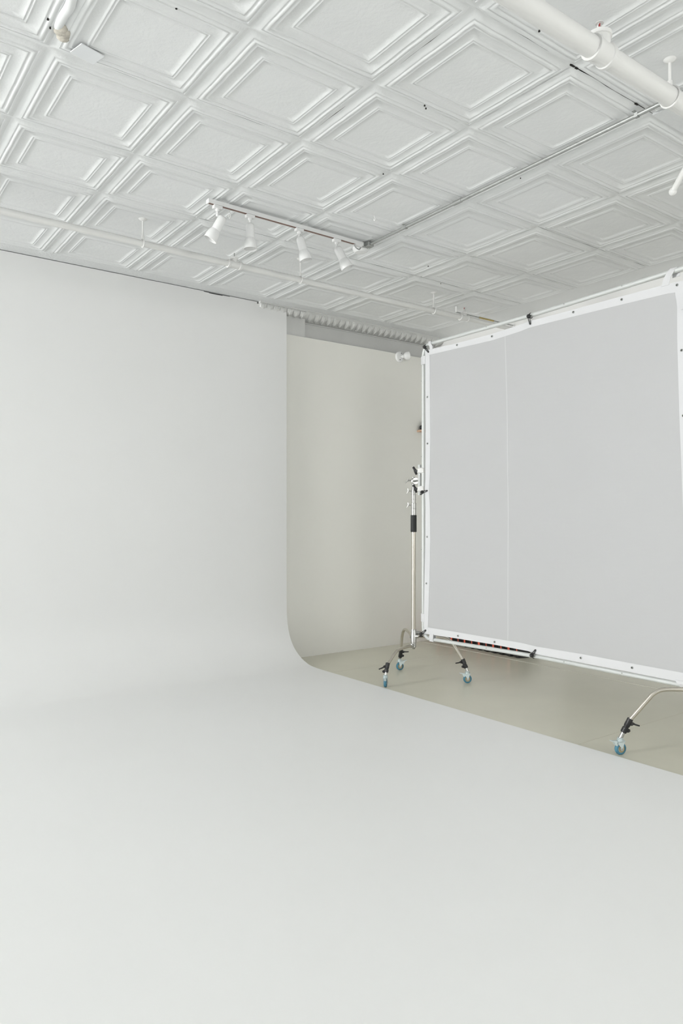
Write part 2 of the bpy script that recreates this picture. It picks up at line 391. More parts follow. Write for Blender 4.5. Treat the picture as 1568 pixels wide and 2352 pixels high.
# repaired corner: flat patch plate and stained plaster at a leak
px, py = 0.86, 3.03
MB().box((px+0.085, py+0.03, CEIL-0.0225), (0.105, 0.085, 0.004), Matrix.Rotation(0.25, 3, 'Z')).build('patch_plate', M['tape'], ce, 0)
sm = MB()
sm.tube(smooth_path([(px-0.055+rt.uniform(-.004, .004), py-0.02-q*0.06, CEIL-0.004+rt.uniform(-.003, .003)) for q in range(8)], 3), [0.008, 0.014, 0.018, 0.020]+[0.021]*18, 16)
sm.build('stained_bulge', M['tin'], ce, 70)
st = MB()
for q in range(5): st.sphere((px-0.030+rt.uniform(-.02, .02), py-0.02+rt.uniform(-.03, .03), CEIL-0.008), 0.028, 10, 8, (1, 1, 0.55))
st.build('rust_stain', M['stain'], ce, 60)

# nail holes and gaps in the old tin
for (hx, hy) in [(1.135, 2.595), (3.279, 2.731), (2.339, 2.516), (2.617, 3.154), (0.759, 2.947), (3.854, 4.106), (2.347, 1.861), (0.78, 2.994), (0.804, 2.992), (2.36, 2.53), (4.224, 4.349)]:
    MB().lathe([(0.0001, 0), (rt.uniform(0.0025, 0.005), 0), (0.003, 0.006)], (hx, hy, CEIL-0.0185), (0, 0, 1), 7).build('nail_hole', M['void'], ce, 0)
for (hx, hy, ln) in [(2.660, 1.934, 0.034), (2.690, 1.9345, 0.022), (3.150, 1.935, 0.030)]:
    MB().prism([(hx-ln/2, hy-0.002, CEIL-0.0025), (hx-ln/5, hy-0.006, CEIL-0.0025), (hx+ln/2, hy-0.003, CEIL-0.0025), (hx+ln/2.4, hy+0.004, CEIL-0.0025), (hx-ln/3, hy+0.005, CEIL-0.0025)], (0, 0, 0.004)).build('open_joint', M['void'], ce, 0)

# ================================================================= PIPES AND CONDUIT
def hanger(par, x, y, zpipe, r, m, plate=0.034):
    h = MB(); h.lathe([(plate*0.95, 0), (plate, -0.004), (plate*0.7, -0.014), (plate*0.25, -0.022), (0.0001, -0.022)], (x, y, CEIL-0.002), (0, 0, 1), 18)
    ho = h.build('ceiling_plate', m, par)
    t = MB(); t.tube([(x, y, CEIL-0.01), (x, y, zpipe+r+0.022)], 0.0062, 10); t.lathe([(0.0001, 0), (0.011, 0), (0.011, 0.022), (0.0001, 0.022)], (x, y, zpipe+r+0.006), (0, 0, 1), 8)
    t.build('hanger_rod', m, par)
    MB().tube(arc((x, y, zpipe), (0, 1, 0), (0, 0, 1), r+0.004, 0, 2*PI, 20)[:-1], 0.0042, 8, closed=True).build('hanger_ring', m, par)
# thin sprinkler line parallel to the cove wall
YP, ZP, RP = 4.565, 3.091, 0.0205
pp = thing('sprinkler_pipe', 'thin white sprinkler pipe running along the ceiling above the cove wall', 'pipe', (2.5, YP, ZP))
MB().tube([(XL+0.01, YP, ZP), (2.0, YP, ZP), (XR-0.01, YP, ZP)], RP, 16).build('pipe_run', M['pipe'], pp)
for x in (-0.6, 1.765, 2.985, 4.35): hanger(pp, x, YP, ZP, RP, M['pipe'], 0.032)
def tee(par, x, y, z, r, m, head=True):
    t = MB()
    t.lathe([(r, -0.052), (r+0.009, -0.052), (r+0.009, -0.038), (r+0.005, -0.034), (r+0.005, 0.034), (r+0.009, 0.038), (r+0.009, 0.052), (r, 0.052)], (x, y, z), (1, 0, 0), 18)
    t.lathe([(r+0.001, 0), (r+0.003, r+0.012), (r+0.008, r+0.014), (r+0.008, r+0.028), (0.0001, r+0.028)], (x, y, z), (0, 0, 1), 16)
    to = t.build('tee_fitting', m, par)
    if not head:
        MB().tube([(x, y, z+r+0.02), (x, y, z+r+0.060)], 0.004, 8).build('plug_pin', M['galv'], to); return
    s = MB(); s.lathe([(0.0085, 0), (0.0085, 0.012), (0.013, 0.014), (0.013, 0.019), (0.005, 0.022), (0.005, 0.030), (0.0001, 0.030)], (x, y, z+r+0.026), (0, 0, 1), 12)
    for sx in (-1, 1): s.tube([(x+sx*0.010, y, z+r+0.044), (x+sx*0.013, y, z+r+0.058), (x+sx*0.004, y, z+r+0.070)], 0.0022, 6)
    s.lathe([(0.0001, 0), (0.016, 0), (0.016, 0.002), (0.0001, 0.002)], (x, y, z+r+0.070), (0, 0, 1), 14)
    so = s.build('sprinkler_head', m, to)
    MB().tube([(x, y, z+r+0.052), (x, y, z+r+0.070)], 0.0028, 8).build('glass_bulb', M['red_dot'], to)
tee(pp, 2.43, YP, ZP, RP, M['pipe'], False); tee(pp, 4.72, YP, ZP, RP, M['pipe'])
# big sprinkler main top right
YB, ZB, RB = 1.655, 3.092, 0.0385
bp_ = thing('sprinkler_main', 'thick white sprinkler pipe crossing the ceiling at the top right', 'pipe', (2.5, YB, ZB))
MB().tube([(XL+0.01, YB, ZB), (2.0, YB, ZB), (XR-0.01, YB, ZB)], RB, 24).build('pipe_run', M['pipe'], bp_)
tee(bp_, 2.445, YB, ZB, RB, M['pipe'])
for x in (2.945, 0.5, 4.9): hanger(bp_, x, YB, ZB, RB, M['pipe'], 0.03)
# galvanised conduit
XC = 3.18
co = thing('ceiling_conduit', 'thin galvanised metal conduit running across the ceiling to the track light', 'conduit', (XC, 3, 3.236))
ZC = CEIL-0.0365
MB().tube([(XC, 4.01, ZC), (XC, 3.0, ZC), (XC, YR+0.01, ZC)], 0.0105, 14).build('conduit_run', M['galv'], co)
for y in (3.13, 0.6): MB().lathe([(0.0105, -0.035), (0.0135, -0.034), (0.0135, 0.034), (0.0105, 0.035)], (XC, y, ZC), (0, 1, 0), 14).build('coupling', M['galv'], co)
MB().bbox((XC, 3.985, ZC), (0.05, 0.045, 0.034), 0.005).build('connector', M['galv'], co)
for y in (3.6, 1.95): MB().ribbon([(XC-0.032, y, CEIL-0.026), (XC-0.012, y, CEIL-0.027), (XC-0.009, y, ZC-0.010), (XC, y, ZC-0.0125), (XC+0.009, y, ZC-0.010), (XC+0.012, y, CEIL-0.027), (XC+0.032, y, CEIL-0.026)], (0, 0.016, 0), 0.002).build('pipe_strap', M['galv'], co)
# short dark rod with brass coupling by the far end of the thin pipe
rd = thing('wall_rod', 'short dark thin rod with brass coupling beside the far end of the sprinkler pipe', 'rod', (5.0, 4.74, 3.19))
MB().tube([(4.80, 4.74, 3.195), (5.58, 4.74, 3.195)], 0.006, 10).build('rod', M['galv'], rd)
MB().tube([(5.10, 4.74, 3.195), (5.30, 4.74, 3.195)], 0.0085, 10).build('coupling', M['brass'], rd)
MB().tube([(4.80, 4.74, 3.195), (4.80, 4.74, CEIL-0.012)], 0.010, 10).build('end_bracket', M['pipe'], rd)
# slanted pipe stub at the right edge
sb = thing('pipe_stub', 'short slanted white pipe with rounded end hanging from the ceiling at the right edge', 'pipe', (3.9, 2.2, CEIL))
pa, pb = V((3.637, 2.027, 3.01)), V((3.475, 1.72, 3.245))
MB().tube([pa, pa.lerp(pb, .5), pb], 0.0145, 14).build('pipe_run', M['pipe'], sb)
ebm = MB(); ebm.sphere(pa, 0.0205, 14, 10); ebm.build('end_cap', M['pipe'], sb)
MB().lathe([(0.0001, -0.012), (0.04, -0.012), (0.04, 0.008), (0.0001, 0.008)], pb, (0, 0, 1), 16).build('ceiling_plate', M['pipe'], sb)
# small ceiling hooks
def hook(x, y, r, label):
    hk = tag(MB().tube([V((x, y, CEIL-0.012))]+[V((x, y-r*math.sin(a)*0.7, CEIL-0.03-r+r*math.cos(a))) for a in [i*PI/6 for i in range(0, 11)]], 0.0022, 8).build('ceiling_hook', M['pipe']), label, 'hook')
hook(2.15, 4.10, 0.018, 'small open white ceiling hook between the first two spotlights')
hook(2.93, 3.62, 0.010, 'tiny ceiling hook above the middle of the track light')

# ================================================================= TRACK LIGHT
YT = 4.01
tr = thing('light_track', 'white track rail fixed to the ceiling with four spotlights under it', 'light track', (2.55, YT, CEIL))
zt = CEIL-0.0275
x0, x1 = 1.958, 3.135
t = MB()
t.box(((x0+x1)/2, YT, zt-0.004), (x1-x0, 0.035, 0.006)); t.box(((x0+x1)/2, YT-0.0145, zt-0.014), (x1-x0, 0.006, 0.020)); t.box(((x0+x1)/2, YT+0.0145, zt-0.014), (x1-x0, 0.006, 0.020))
t.build('rail', M['lampwhite'], tr, 0)
M['slot'] = mat('copper_track_conductor', (0.22, 0.13, 0.10), 0.5, 0.3)
MB().box(((x0+x1)/2, YT, zt-0.0195), (x1-x0-0.01, 0.0225, 0.004)).build('conductor', M['slot'], tr, 0)
MB().box((x0-0.002, YT, zt-0.0125), (0.006, 0.036, 0.025)).build('end_cap', M['lampwhite'], tr, 0)
# live end: junction with round canopy and galvanised fitting
jb = MB(); jb.lathe([(0.0001, 0), (0.058, 0), (0.058, -0.004), (0.054, -0.020), (0.040, -0.032), (0.0001, -0.034)], (3.165, YT+0.055, zt-0.012), (0, 0, 1), 24)
jb.build('canopy', M['lampwhite'], tr)
gf = MB(); gf.bbox((3.165, YT+0.01, zt-0.008), (0.055, 0.04, 0.04), 0.005); gf.tube(smooth_path([(3.06, YT-0.004, zt-0.03), (3.08, YT-0.008, zt-0.05), (3.11, YT, zt-0.05), (3.13, YT+0.01, zt-0.03)], 4), 0.004, 8)
gf.build('cable_fitting', M['galv'], tr)
MB().bbox((3.098, YT, zt-0.018), (0.06, 0.034, 0.030), 0.004).build('feed_end', M['lampwhite'], tr)
IR = V((math.cos(math.radians(36.4)), -math.sin(math.radians(36.4)), 0))
def spotlight(x, tilt_dir, tilt, off, label, twist=0.0):
    """tilt_dir: horizontal unit vector the lamp leans to; tilt in degrees from straight down"""
    zb = zt-0.024
    s = thing('spotlight', label, 'spotlight', (x, YT, zb), 'white track spotlights')
    a = MB(); a.bbox((x, YT, zb-0.010), (0.058, 0.032, 0.022), 0.003); a.lathe([(0.013, 0), (0.013, -0.012), (0.009, -0.016)], (x, YT, zb-0.020), (0, 0, 1), 14)
    a.build('adapter', M['lampwhite'], s)
    stem_end = V((x, YT, zb-0.056))
    MB().tube([(x, YT, zb-0.018), stem_end], 0.0068, 10).build('stem', M['lampwhite'], s)
    ax = (V((0, 0, -1))*math.cos(math.radians(tilt))+V(tilt_dir)*math.sin(math.radians(tilt))).normalized()
    base = stem_end+V(off)
    k = MB(); k.sphere(stem_end, 0.0105, 12, 8); k.tube([stem_end, base+ax*0.012], 0.006, 8)
    k.build('swivel', M['lampwhite'], s)
    b = MB(); b.lathe([(0.0001, 0), (0.014, 0.001), (0.022, 0.006), (0.0265, 0.016), (0.0275, 0.03), (0.0275, 0.098), (0.0265, 0.104)], base-ax*0.004, ax, 24)
    bo = b.build('barrel', M['lampwhite'], s, 50)
    o = MB(); o.lathe([(0.0265, 0.092), (0.0305, 0.100), (0.037, 0.118), (0.0405, 0.138), (0.042, 0.162), (0.0405, 0.162), (0.039, 0.138), (0.035, 0.118), (0.026, 0.104)], base-ax*0.004, ax, 28)
    o.build('bell_shade', M['lampwhite'], s, 50)
    l = MB(); l.lathe([(0.0001, 0.132), (0.020, 0.135), (0.032, 0.142), (0.0385, 0.150)], base-ax*0.004, ax, 20)
    l.build('bulb_face', M['frame'], s, 60)
    v = MB()
    side = ax.cross(IR if abs(ax.dot(IR)) < 0.95 else V((0, 0, 1))).normalized()
    for q in (0.035, 0.050): v.box(base+ax*q-side*0.0275, (0.003, 0.014, 0.003))
    v.build('slot', M['void'], bo, 0)
spotlight(2.020, -IR, 30, IR*0.034+V((0, 0, -0.012)), 'white spotlight aimed to the left, at the free end of the track')
spotlight(2.245, IR, 1, (0, 0, 0.0), 'white spotlight hanging straight down from the track')
spotlight(2.612, IR, 15, IR*0.004, 'white spotlight leaning slightly right, third along the track')
spotlight(2.915, IR, 26, IR*0.004, 'white spotlight tilted right beside the round junction canopy')

# ================================================================= WALL LAMP AND SHELF
wl = thing('wall_lamp', 'small white round-based wall lamp at the top of the panel wall', 'wall lamp', (4.98, 5.735, 2.985))
p0 = V((4.975, 5.735, 2.985))
m = MB(); m.lathe([(0.0001, 0), (0.056, 0), (0.056, -0.008), (0.050, -0.020), (0.030, -0.026), (0.0001, -0.027)], p0, (0, 1, 0), 24); m.build('base_plate', M['lampwhite'], wl)
m = MB(); m.sphere(p0+V((0.015, -0.040, 0.0)), 0.018, 12, 8); m.tube([p0+V((0, -0.02, 0)), p0+V((0.015, -0.04, 0))], 0.009, 10); m.build('knuckle', M['lampwhite'], wl)
m = MB(); m.lathe([(0.0001, 0), (0.016, 0.002), (0.032, 0.016), (0.041, 0.034), (0.044, 0.058), (0.040, 0.060), (0.034, 0.05), (0.0001, 0.045)], p0+V((0.018, -0.045, 0.002)), V((0.85, -0.35, 0.12)), 20); m.build('lamp_head', M['lampwhite'], wl, 50)
for dx, dz in ((0.006, 0.034), (-0.012, -0.034)):
    MB().lathe([(0.0001, -0.006), (0.0045, -0.006), (0.0045, 0), (0.0001, 0)], p0+V((dx, -0.022, dz)), (0, 1, 0), 8).build('screw', M['black'], wl)
ws = tag(MB().bbox((5.31, 5.70, 2.232), (0.18, 0.075, 0.020), 0.003).build('wall_shelf', M['wood']), 'tiny pale wooden ledge on the panel wall behind the frame edge', 'shelf')
cl = thing('table_clamp', 'black round clamp with upright handle on the tiny wooden ledge', 'clamp', (5.262, 5.70, 2.242))
MB().sphere((5.258, 5.70, 2.270), 0.026, 14, 10, (1, 0.8, 1)).build('knob', M['black'], cl)
MB().tube([(5.268, 5.70, 2.28), (5.276, 5.70, 2.335)], [0.010, 0.011], 10).build('handle', M['black'], cl)
MB().bbox((5.335, 5.70, 2.292), (0.022, 0.03, 0.10), 0.003).build('jaw', M['black'], cl)

# ================================================================= ROLLING STANDS
def caster(stand, x, y, head, lever, ztop):
    """head: angle of rolling direction; lever: +1/-1 side the brake pedal points to"""
    R, hw = 0.034, 0.0115
    d = V((math.cos(head), math.sin(head), 0)); a = V((-d.y, d.x, 0)); up = V((0, 0, 1)); c = V((x, y, R))
    f = MB()                                   # zinc fork: two tapering cheeks under a swivel plate
    for s in (-1, 1):
        poly = [c+d*u+up*v+a*(s*(hw+0.0025)) for u, v in ((-0.006, -0.007), (0.006, -0.007), (0.0075, 0.010), (0.014 if lever < 0 else 0.026, 0.032), (0.020, 0.041), (-0.020, 0.041), (-0.014 if lever > 0 else -0.026, 0.032), (-0.0075, 0.010))]
        f.prism(poly, a*(s*0.0025))
    f.box(c+up*0.041, (0.046, 2*hw+0.010, 0.004), Matrix.Rotation(head, 3, 'Z'))
    fo = f.build('caster', M['zinc'], stand, 40)
    sw = MB(); sw.lathe([(0.0001, 0), (0.017, 0), (0.0195, 0.003), (0.0195, 0.008), (0.016, 0.011), (0.0175, 0.014), (0.0175, 0.018), (0.011, 0.021), (0.0001, 0.021)], (x, y, R+0.041), (0, 0, 1), 20)
    sw.build('swivel', M['zinc'], fo)
    t = MB(); t.lathe([(0.021, -hw), (0.0285, -hw), (0.0325, -hw*0.72), (R, -hw*0.3), (R, hw*0.3), (0.0325, hw*0.72), (0.0285, hw), (0.021, hw)], c, a, 32, True); t.build('tyre', M['tyre'], fo, 50)
    t = MB(); t.lathe([(0.0001, -hw*0.88), (0.0125, -hw*0.88), (0.0135, -hw*0.80), (0.0215, -hw*0.80), (0.0215, hw*0.80), (0.0135, hw*0.80), (0.0125, hw*0.88), (0.0001, hw*0.88)], c, a, 28); t.build('wheel_core', M['core'], fo)
    t = MB(); t.lathe([(0.0001, -hw-0.008), (0.0055, -hw-0.008), (0.0055, -hw-0.004), (0.0105, -hw-0.0026), (0.0105, hw+0.0026), (0.0055, hw+0.004), (0.0055, hw+0.008), (0.0001, hw+0.008)], c, a, 12); t.build('axle', M['bright'], fo)
    b = MB(); b.prism([c+d*(lever*u)+up*v-a*0.010 for u, v in ((0.010, 0.040), (0.030, 0.044), (0.062, 0.050), (0.064, 0.047), (0.045, 0.041), (0.034, 0.020), (0.024, 0.016))], a*0.020); b.build('brake_pedal', M['zinc'], fo, 30)
    return V((x, y, R+0.060))
def t_handle(par, org, d, length, wing=V((0, 0, 1)), m='bright'):
    h = MB(); e = V(org)+V(d)*length
    h.tube([org, e], 0.0045, 8); h.tube([e-wing*0.020+V(d)*0.008, e, e+wing*0.022+V(d)*0.006], [0.0038, 0.0055, 0.0038], 8)
    h.build('t_handle', M[m], par)
def stand(px, py, legs, label, head_to, handles):
    s = thing('rolling_stand', label, 'stand', (px, py, 0), 'rolling chrome stands holding the screen')
    zc = lambda r, prof, m, n: MB().lathe(prof, (px, py, 0), (0, 0, 1), 24).build(n, M[m], s)
    zc(0, [(0.0001, 0.395), (0.0175, 0.395), (0.0175, 1.20), (0.0001, 1.20)], 'chrome', 'lower_pole')
    zc(0, [(0.0001, 0.236), (0.010, 0.238), (0.014, 0.250), (0.021, 0.256), (0.021, 0.292), (0.0235, 0.295), (0.0235, 0.375), (0.021, 0.380), (0.021, 0.402), (0.0001, 0.404)], 'bright', 'base_casting')
    zc(0, [(0.0185, 1.196), (0.0235, 1.196), (0.0245, 1.202), (0.0245, 1.330), (0.0235, 1.335), (0.0185, 1.335)], 'rubber', 'grip_sleeve')
    zc(0, [(0.0195, 1.333), (0.0215, 1.335), (0.0205, 1.345), (0.0205, 1.424), (0.0225, 1.424), (0.0225, 1.430), (0.0165, 1.432), (0.0165, 1.456), (0.0195, 1.456), (0.0195, 1.462), (0.018, 1.464), (0.018, 1.536), (0.0205, 1.536), (0.0205, 1.541), (0.0125, 1.543), (0.0125, 1.585), (0.0001, 1.585)], 'bright', 'upper_pole')
    for z, dd in handles:
        t_handle(s, V((px, py, z)), V(dd).normalized(), 0.044, V((0.1, -0.1, 1)).normalized())
    # collars on the sections
    for z in (1.385, 1.50): zc(0, [(0.0205, z), (0.0225, z+0.001), (0.0225, z+0.004), (0.0205, z+0.005)], 'bright', 'collar')
    # grip head: spigot block, two ribbed discs toward the frame, handle the other way
    hv = V((head_to[0]-px, head_to[1]-py, 0)); L = hv.length; hv.normalize(); zc_ = 1.612
    g_ = MB(); g_.bbox((px, py, zc_), (0.026, 0.026, 0.068), 0.004, Matrix.Rotation(math.atan2(hv.y, hv.x), 3, 'Z')); go = g_.build('grip_head', M['bright'], s)
    for k, (q0, q1) in enumerate(((0.016, 0.028), (0.031, 0.043))):
        d_ = MB(); d_.lathe([(0.0001, q0), (0.027, q0), (0.030, q0+0.003), (0.030, q1-0.003), (0.027, q1), (0.0001, q1)], (px, py, zc_), hv, 28); d_.build('grip_disc', M['bright'], go)
    g2 = MB(); g2.tube([V((px, py, zc_))+hv*0.04, V((px, py, zc_))+hv*(L-0.012)], 0.008, 10); g2.build('spigot', M['galv'], go)
    t_handle(go, V((px, py, zc_+0.012)), (V((-0.805, 0.593, -0.18))).normalized(), 0.052, V((0.35, -0.3, 0.85)).normalized())
    # side boss with lever on the base casting
    bs = MB(); bs.tube([V((px, py, 0.372)), V((px, py, 0.372))+IR*0.060], 0.0125, 12); bs.build('side_boss', M['bright'], s)
    for wx, wy, zt_, head, lever, arch, clamp_side in legs:
        d = V((wx-px, wy-py, 0)); R = d.length; d.normalize(); P = lambda r, z: V((px, py, z))+d*r
        e = P(R-0.030, 0.176)
        if arch == 'curve' and zt_ < 0.30:
            pth = [P(0.018, zt_), P(R*0.30, zt_), P(R*0.52, zt_-0.005), P(R*0.64, zt_-0.018), P(R*0.74, zt_-0.042), P(R*0.83, zt_-0.070), P(R-0.036, 0.176)]
        elif arch == 'curve':
            pth = [P(0.018, zt_), P(R*0.30, zt_+0.026), P(R*0.52, zt_+0.040), P(R*0.68, zt_+0.030), P(R*0.79, zt_-0.006), P(R*0.86, zt_-0.060), P(R-0.026, 0.176)]
        elif arch == 'long':
            e = P(R-0.050, 0.196)
            pth = [P(0.018, zt_), P(R-0.34, zt_+0.003), P(R-0.255, zt_+0.001), P(R-0.205, zt_-0.008), P(R-0.170, zt_-0.030), P(R-0.140, zt_-0.066), P(R-0.054, 0.200)]
        else:
            e = P(R-0.036, 0.182)
            pth = [P(0.018, zt_), P(R*0.40, zt_+0.006), P(R*0.58, zt_+0.002), P(R*0.68, zt_-0.016), P(R*0.75, zt_-0.048), P(R-0.040, 0.186)]
        lg = MB(); lg.tube(smooth_path(pth, 6), 0.0125, 14); lo = lg.build('leg', M['chrome'], s)
        ck = MB(); ck.lathe([(0.0115, -0.014), (0.017, -0.012), (0.017, 0.012), (0.0115, 0.014)], P(0.030, zt_), d, 16); ck.build('leg_collar', M['bright'], lo)
        top = caster(s, wx, wy, head, lever, 0.1)
        dn = (top-e).normalized()
        q_ = 1.28 if arch == 'long' else 1.1
        k = MB(); k.lathe([(a_, b_*q_) for a_, b_ in [(0.0001, -0.006), (0.0155, -0.006), (0.0165, 0.0), (0.0165, 0.030), (0.014, 0.033), (0.014, 0.038), (0.017, 0.040), (0.017, 0.058), (0.0155, 0.062), (0.0001, 0.062)]], e, dn, 16)
        cs = V(clamp_side).normalized()
        for q in (0.016*q_, 0.050*q_): k.bbox(e+dn*q+cs*0.017, (0.026, 0.026, 0.020), 0.005)
        ko = k.build('leg_clamp', M['black'], s)
        MB().tube([e+dn*0.016+cs*0.024, e+dn*0.020+cs*0.040, e+dn*0.022+cs*0.068], [0.006, 0.005, 0.0045], 8).build('clamp_lever', M['black'], ko)
        MB().tube([e+dn*0.055, top+V((0, 0, -0.004))], 0.0115, 14).build('caster_stem', M['bright'], s)
    return s
CR_ = V((0.805, -0.593, 0))          # a handy horizontal direction, along the row of the stands seen from the cove
ang = math.atan2(CR_.y, CR_.x)
stand(4.012, 4.447, [(3.624, 4.341, 0.270, ang+1.40, -1, 'curve', (-0.75, 0.55, -0.3)),
                     (4.129, 4.753, 0.330, ang+0.35, 1, 'curve', (0.8, -0.6, 0.1)),
                     (4.234, 4.059, 0.345, ang+0.10, -1, 'straight', (-0.8, 0.6, -0.1))],
      'chrome rolling stand with black grip beside the panel wall', (3.965, 4.322), [(1.530, (-0.80, 0.60, 0.02)), (1.415, (-0.80, 0.60, 0.02))])
stand(3.985, 1.910, [(3.636, 2.330, 0.376, ang+0.30, -1, 'long', (0.85, -0.5, -0.25)),
                     (4.420, 1.700, 0.300, ang+0.9, 1, 'straight', (0.5, 0.6, 0)),
                     (3.720, 1.480, 0.300, ang-0.4, -1, 'straight', (-0.5, 0.6, 0))],
      'chrome rolling stand at the right edge, only its near leg and caster in view', (3.945, 1.985), [(1.530, (0.5, -0.8, 0.02)), (1.415, (0.5, -0.8, 0.02))])

# ================================================================= SCREEN FRAME
FA, FB, FC = V((3.962, 4.276, 0)), V((3.998, 3.20, 0)), V((3.937, 2.02, 0))     # plan of the frame: slightly kinked at the middle joint
def FX(y):
    if y >= FB.y: return FB.x+(FA.x-FB.x)*(y-FB.y)/(FA.y-FB.y)
    return FB.x+(FC.x-FB.x)*(y-FB.y)/(FC.y-FB.y)
ZT = [(2.02, 2.706), (2.19, 2.703), (3.20, 2.697), (4.276, 2.682)]; ZBm = [(2.02, 0.380), (2.19, 0.378), (3.20, 0.371), (4.276, 0.357)]
RT = 0.0142; rc = 0.075
fr = thing('screen_frame', 'large square white metal tube frame carried by the rolling stands', 'frame', (3.97, 3.15, 0.36))
def rail(ys, tab, name):
    p = [V((FX(y), y, lin(tab, y))) for y in ys]; return MB().tube(p, RT, 16).build(name, M['alu'], fr, 60)
ys = [4.276-rc, 3.9, 3.5, 3.25, 3.20, 3.15, 2.8, 2.4, 2.02+rc]
rail(ys, ZT, 'top_rail'); rail(ys, ZBm, 'bottom_rail')
for y in (4.276, 2.02):
    MB().tube([V((FX(y), y, lin(ZBm, y)+rc)), V((FX(y), y, 1.5)), V((FX(y), y, lin(ZT, y)-rc))], RT, 16).build('side_rail', M['alu'], fr, 60)
    for tab, sz in ((ZT, 1), (ZBm, -1)):
        sy = 1 if y > 3 else -1
        c = V((FX(y-sy*rc), y-sy*rc, lin(tab, y)-sz*rc))
        MB().tube(arc(c, (0, sy, 0), (0, 0, sz), rc, 0, PI/2, 10), RT*1.02, 16).build('corner_elbow', M['alu'], fr, 60)
for y in (3.60, 2.93, 2.50):
    for tab in (ZT, ZBm):
        d = V((FX(y+.05)-FX(y-.05), 0.1, lin(tab, y+.05)-lin(tab, y-.05))).normalized(); c = V((FX(y), y, lin(tab, y)))
        MB().lathe([(RT, -0.030), (RT+0.0009, -0.029), (RT+0.0009, 0.029), (RT, 0.030)], c, d, 16).build('joint_sleeve', M['alu'], fr, 0)
        MB().lathe([(0.0001, -0.0028), (0.0042, -0.0028), (0.0042, 0), (0.0001, 0)], c+V((-RT+0.0006, 0.02, 0.003)), (1, 0, 0), 8).build('set_screw', M['galv'], fr)
for z in (2.40, 1.80, 1.06):
    MB().lathe([(0.0001, -0.0028), (0.0038, -0.0028), (0.0038, 0), (0.0001, 0)], (FX(4.276)-0.0116, 4.276+0.008, z), (0.8, -0.55, 0), 8).build('set_screw', M['galv'], fr)
# ear bracket on the far side rail, clamped by two winged knobs
bx_, by_ = FX(4.276)+0.002, 4.276+0.046
MB().bbox((bx_, by_, 1.615), (0.020, 0.024, 0.245), 0.003).build('ear_bar', M['alu'], fr)
for z in (1.690, 1.545):
    cm = MB(); cm.bbox((bx_-0.002, 4.276+0.020, z), (0.040, 0.068, 0.044), 0.006)
    co_ = cm.build('ear_clamp', M['pipe'], fr)
    kb = MB(); kd = V((-0.30, 0.95, 0)).normalized(); o = V((bx_, by_+0.012, z))
    kb.tube([o, o+kd*0.028], [0.006, 0.010], 10)
    e = o+kd*0.032; kb.tube([e+V((-0.012, 0.012, 0.032)), e+V((-0.002, 0.004, 0.012)), e, e+V((0.004, -0.002, -0.014)), e+V((0.010, -0.006, -0.030))], [0.009, 0.010, 0.012, 0.010, 0.008], 10)
    kb.build('wing_knob', M['black'], co_)

# ================================================================= SCRIM
TO = [(2.095, 2.630), (2.158, 2.637), (2.267, 2.641), (2.523, 2.647), (2.885, 2.652), (3.15, 2.658), (3.249, 2.661), (3.32, 2.652), (3.577, 2.637), (3.914, 2.634), (4.213, 2.640), (4.28, 2.645)]
TI = [(2.10, 2.578), (2.184, 2.580), (2.226, 2.586), (2.523, 2.597), (2.885, 2.607), (3.15, 2.614), (3.246, 2.616), (3.32, 2.606), (3.577, 2.590), (3.914, 2.594), (4.208, 2.597), (4.28, 2.598)]
BI = [(2.05, 0.447), (2.45, 0.446), (2.844, 0.445), (3.10, 0.440), (3.197, 0.437), (3.319, 0.446), (3.646, 0.445), (3.905, 0.447), (4.228, 0.446), (4.29, 0.446)]
BO = [(2.04, 0.392), (2.58, 0.393), (3.187, 0.386), (3.249, 0.397), (3.553, 0.401), (3.905, 0.399), (4.252, 0.392), (4.29, 0.392)]
LO = [(0.39, 4.264), (0.478, 4.270), (0.79, 4.262), (1.137, 4.254), (1.40, 4.252), (1.524, 4.258), (1.65, 4.252), (1.967, 4.251), (2.555, 4.254), (2.64, 4.256)]
LI = [(0.44, 4.224), (0.795, 4.208), (1.139, 4.199), (1.40, 4.203), (1.523, 4.213), (1.65, 4.203), (1.961, 4.199), (2.545, 4.204), (2.60, 4.206)]
RI = [(0.44, 2.110), (0.465, 2.109), (1.407, 2.140), (1.896, 2.160), (2.33, 2.173), (2.511, 2.173), (2.578, 2.186)]
RO = [(0.39, 2.055), (1.407, 2.085), (1.896, 2.105), (2.33, 2.118), (2.50, 2.118), (2.636, 2.130)]
sc = thing('diffusion_scrim', 'large grey-white translucent diffusion fabric with white hem laced into the frame', 'diffusion screen', (3.95, 3.15, 0.39))
def bellow(y, z):                 # soft billow of the cloth, millimetres
    v = (z-0.42)/2.2; u = (y-2.1)/2.15
    if not (0 <= u <= 1 and 0 <= v <= 1): return 0.0
    e = math.sin(PI*u)*math.sin(PI*v)
    return 0.010*e+0.0035*e*math.sin(5*u+7*v)+0.003*e*math.sin(16*v+2.2*u)
FOFF = 0.017
KC = 0.9957                        # the cloth is cut a little smaller than the tube frame it hangs in front of
def SP(y, z, lift=0.0): return V((FX(y)-FOFF-lift+bellow(y, z), y*KC, H_EYE+(z-H_EYE)*KC))
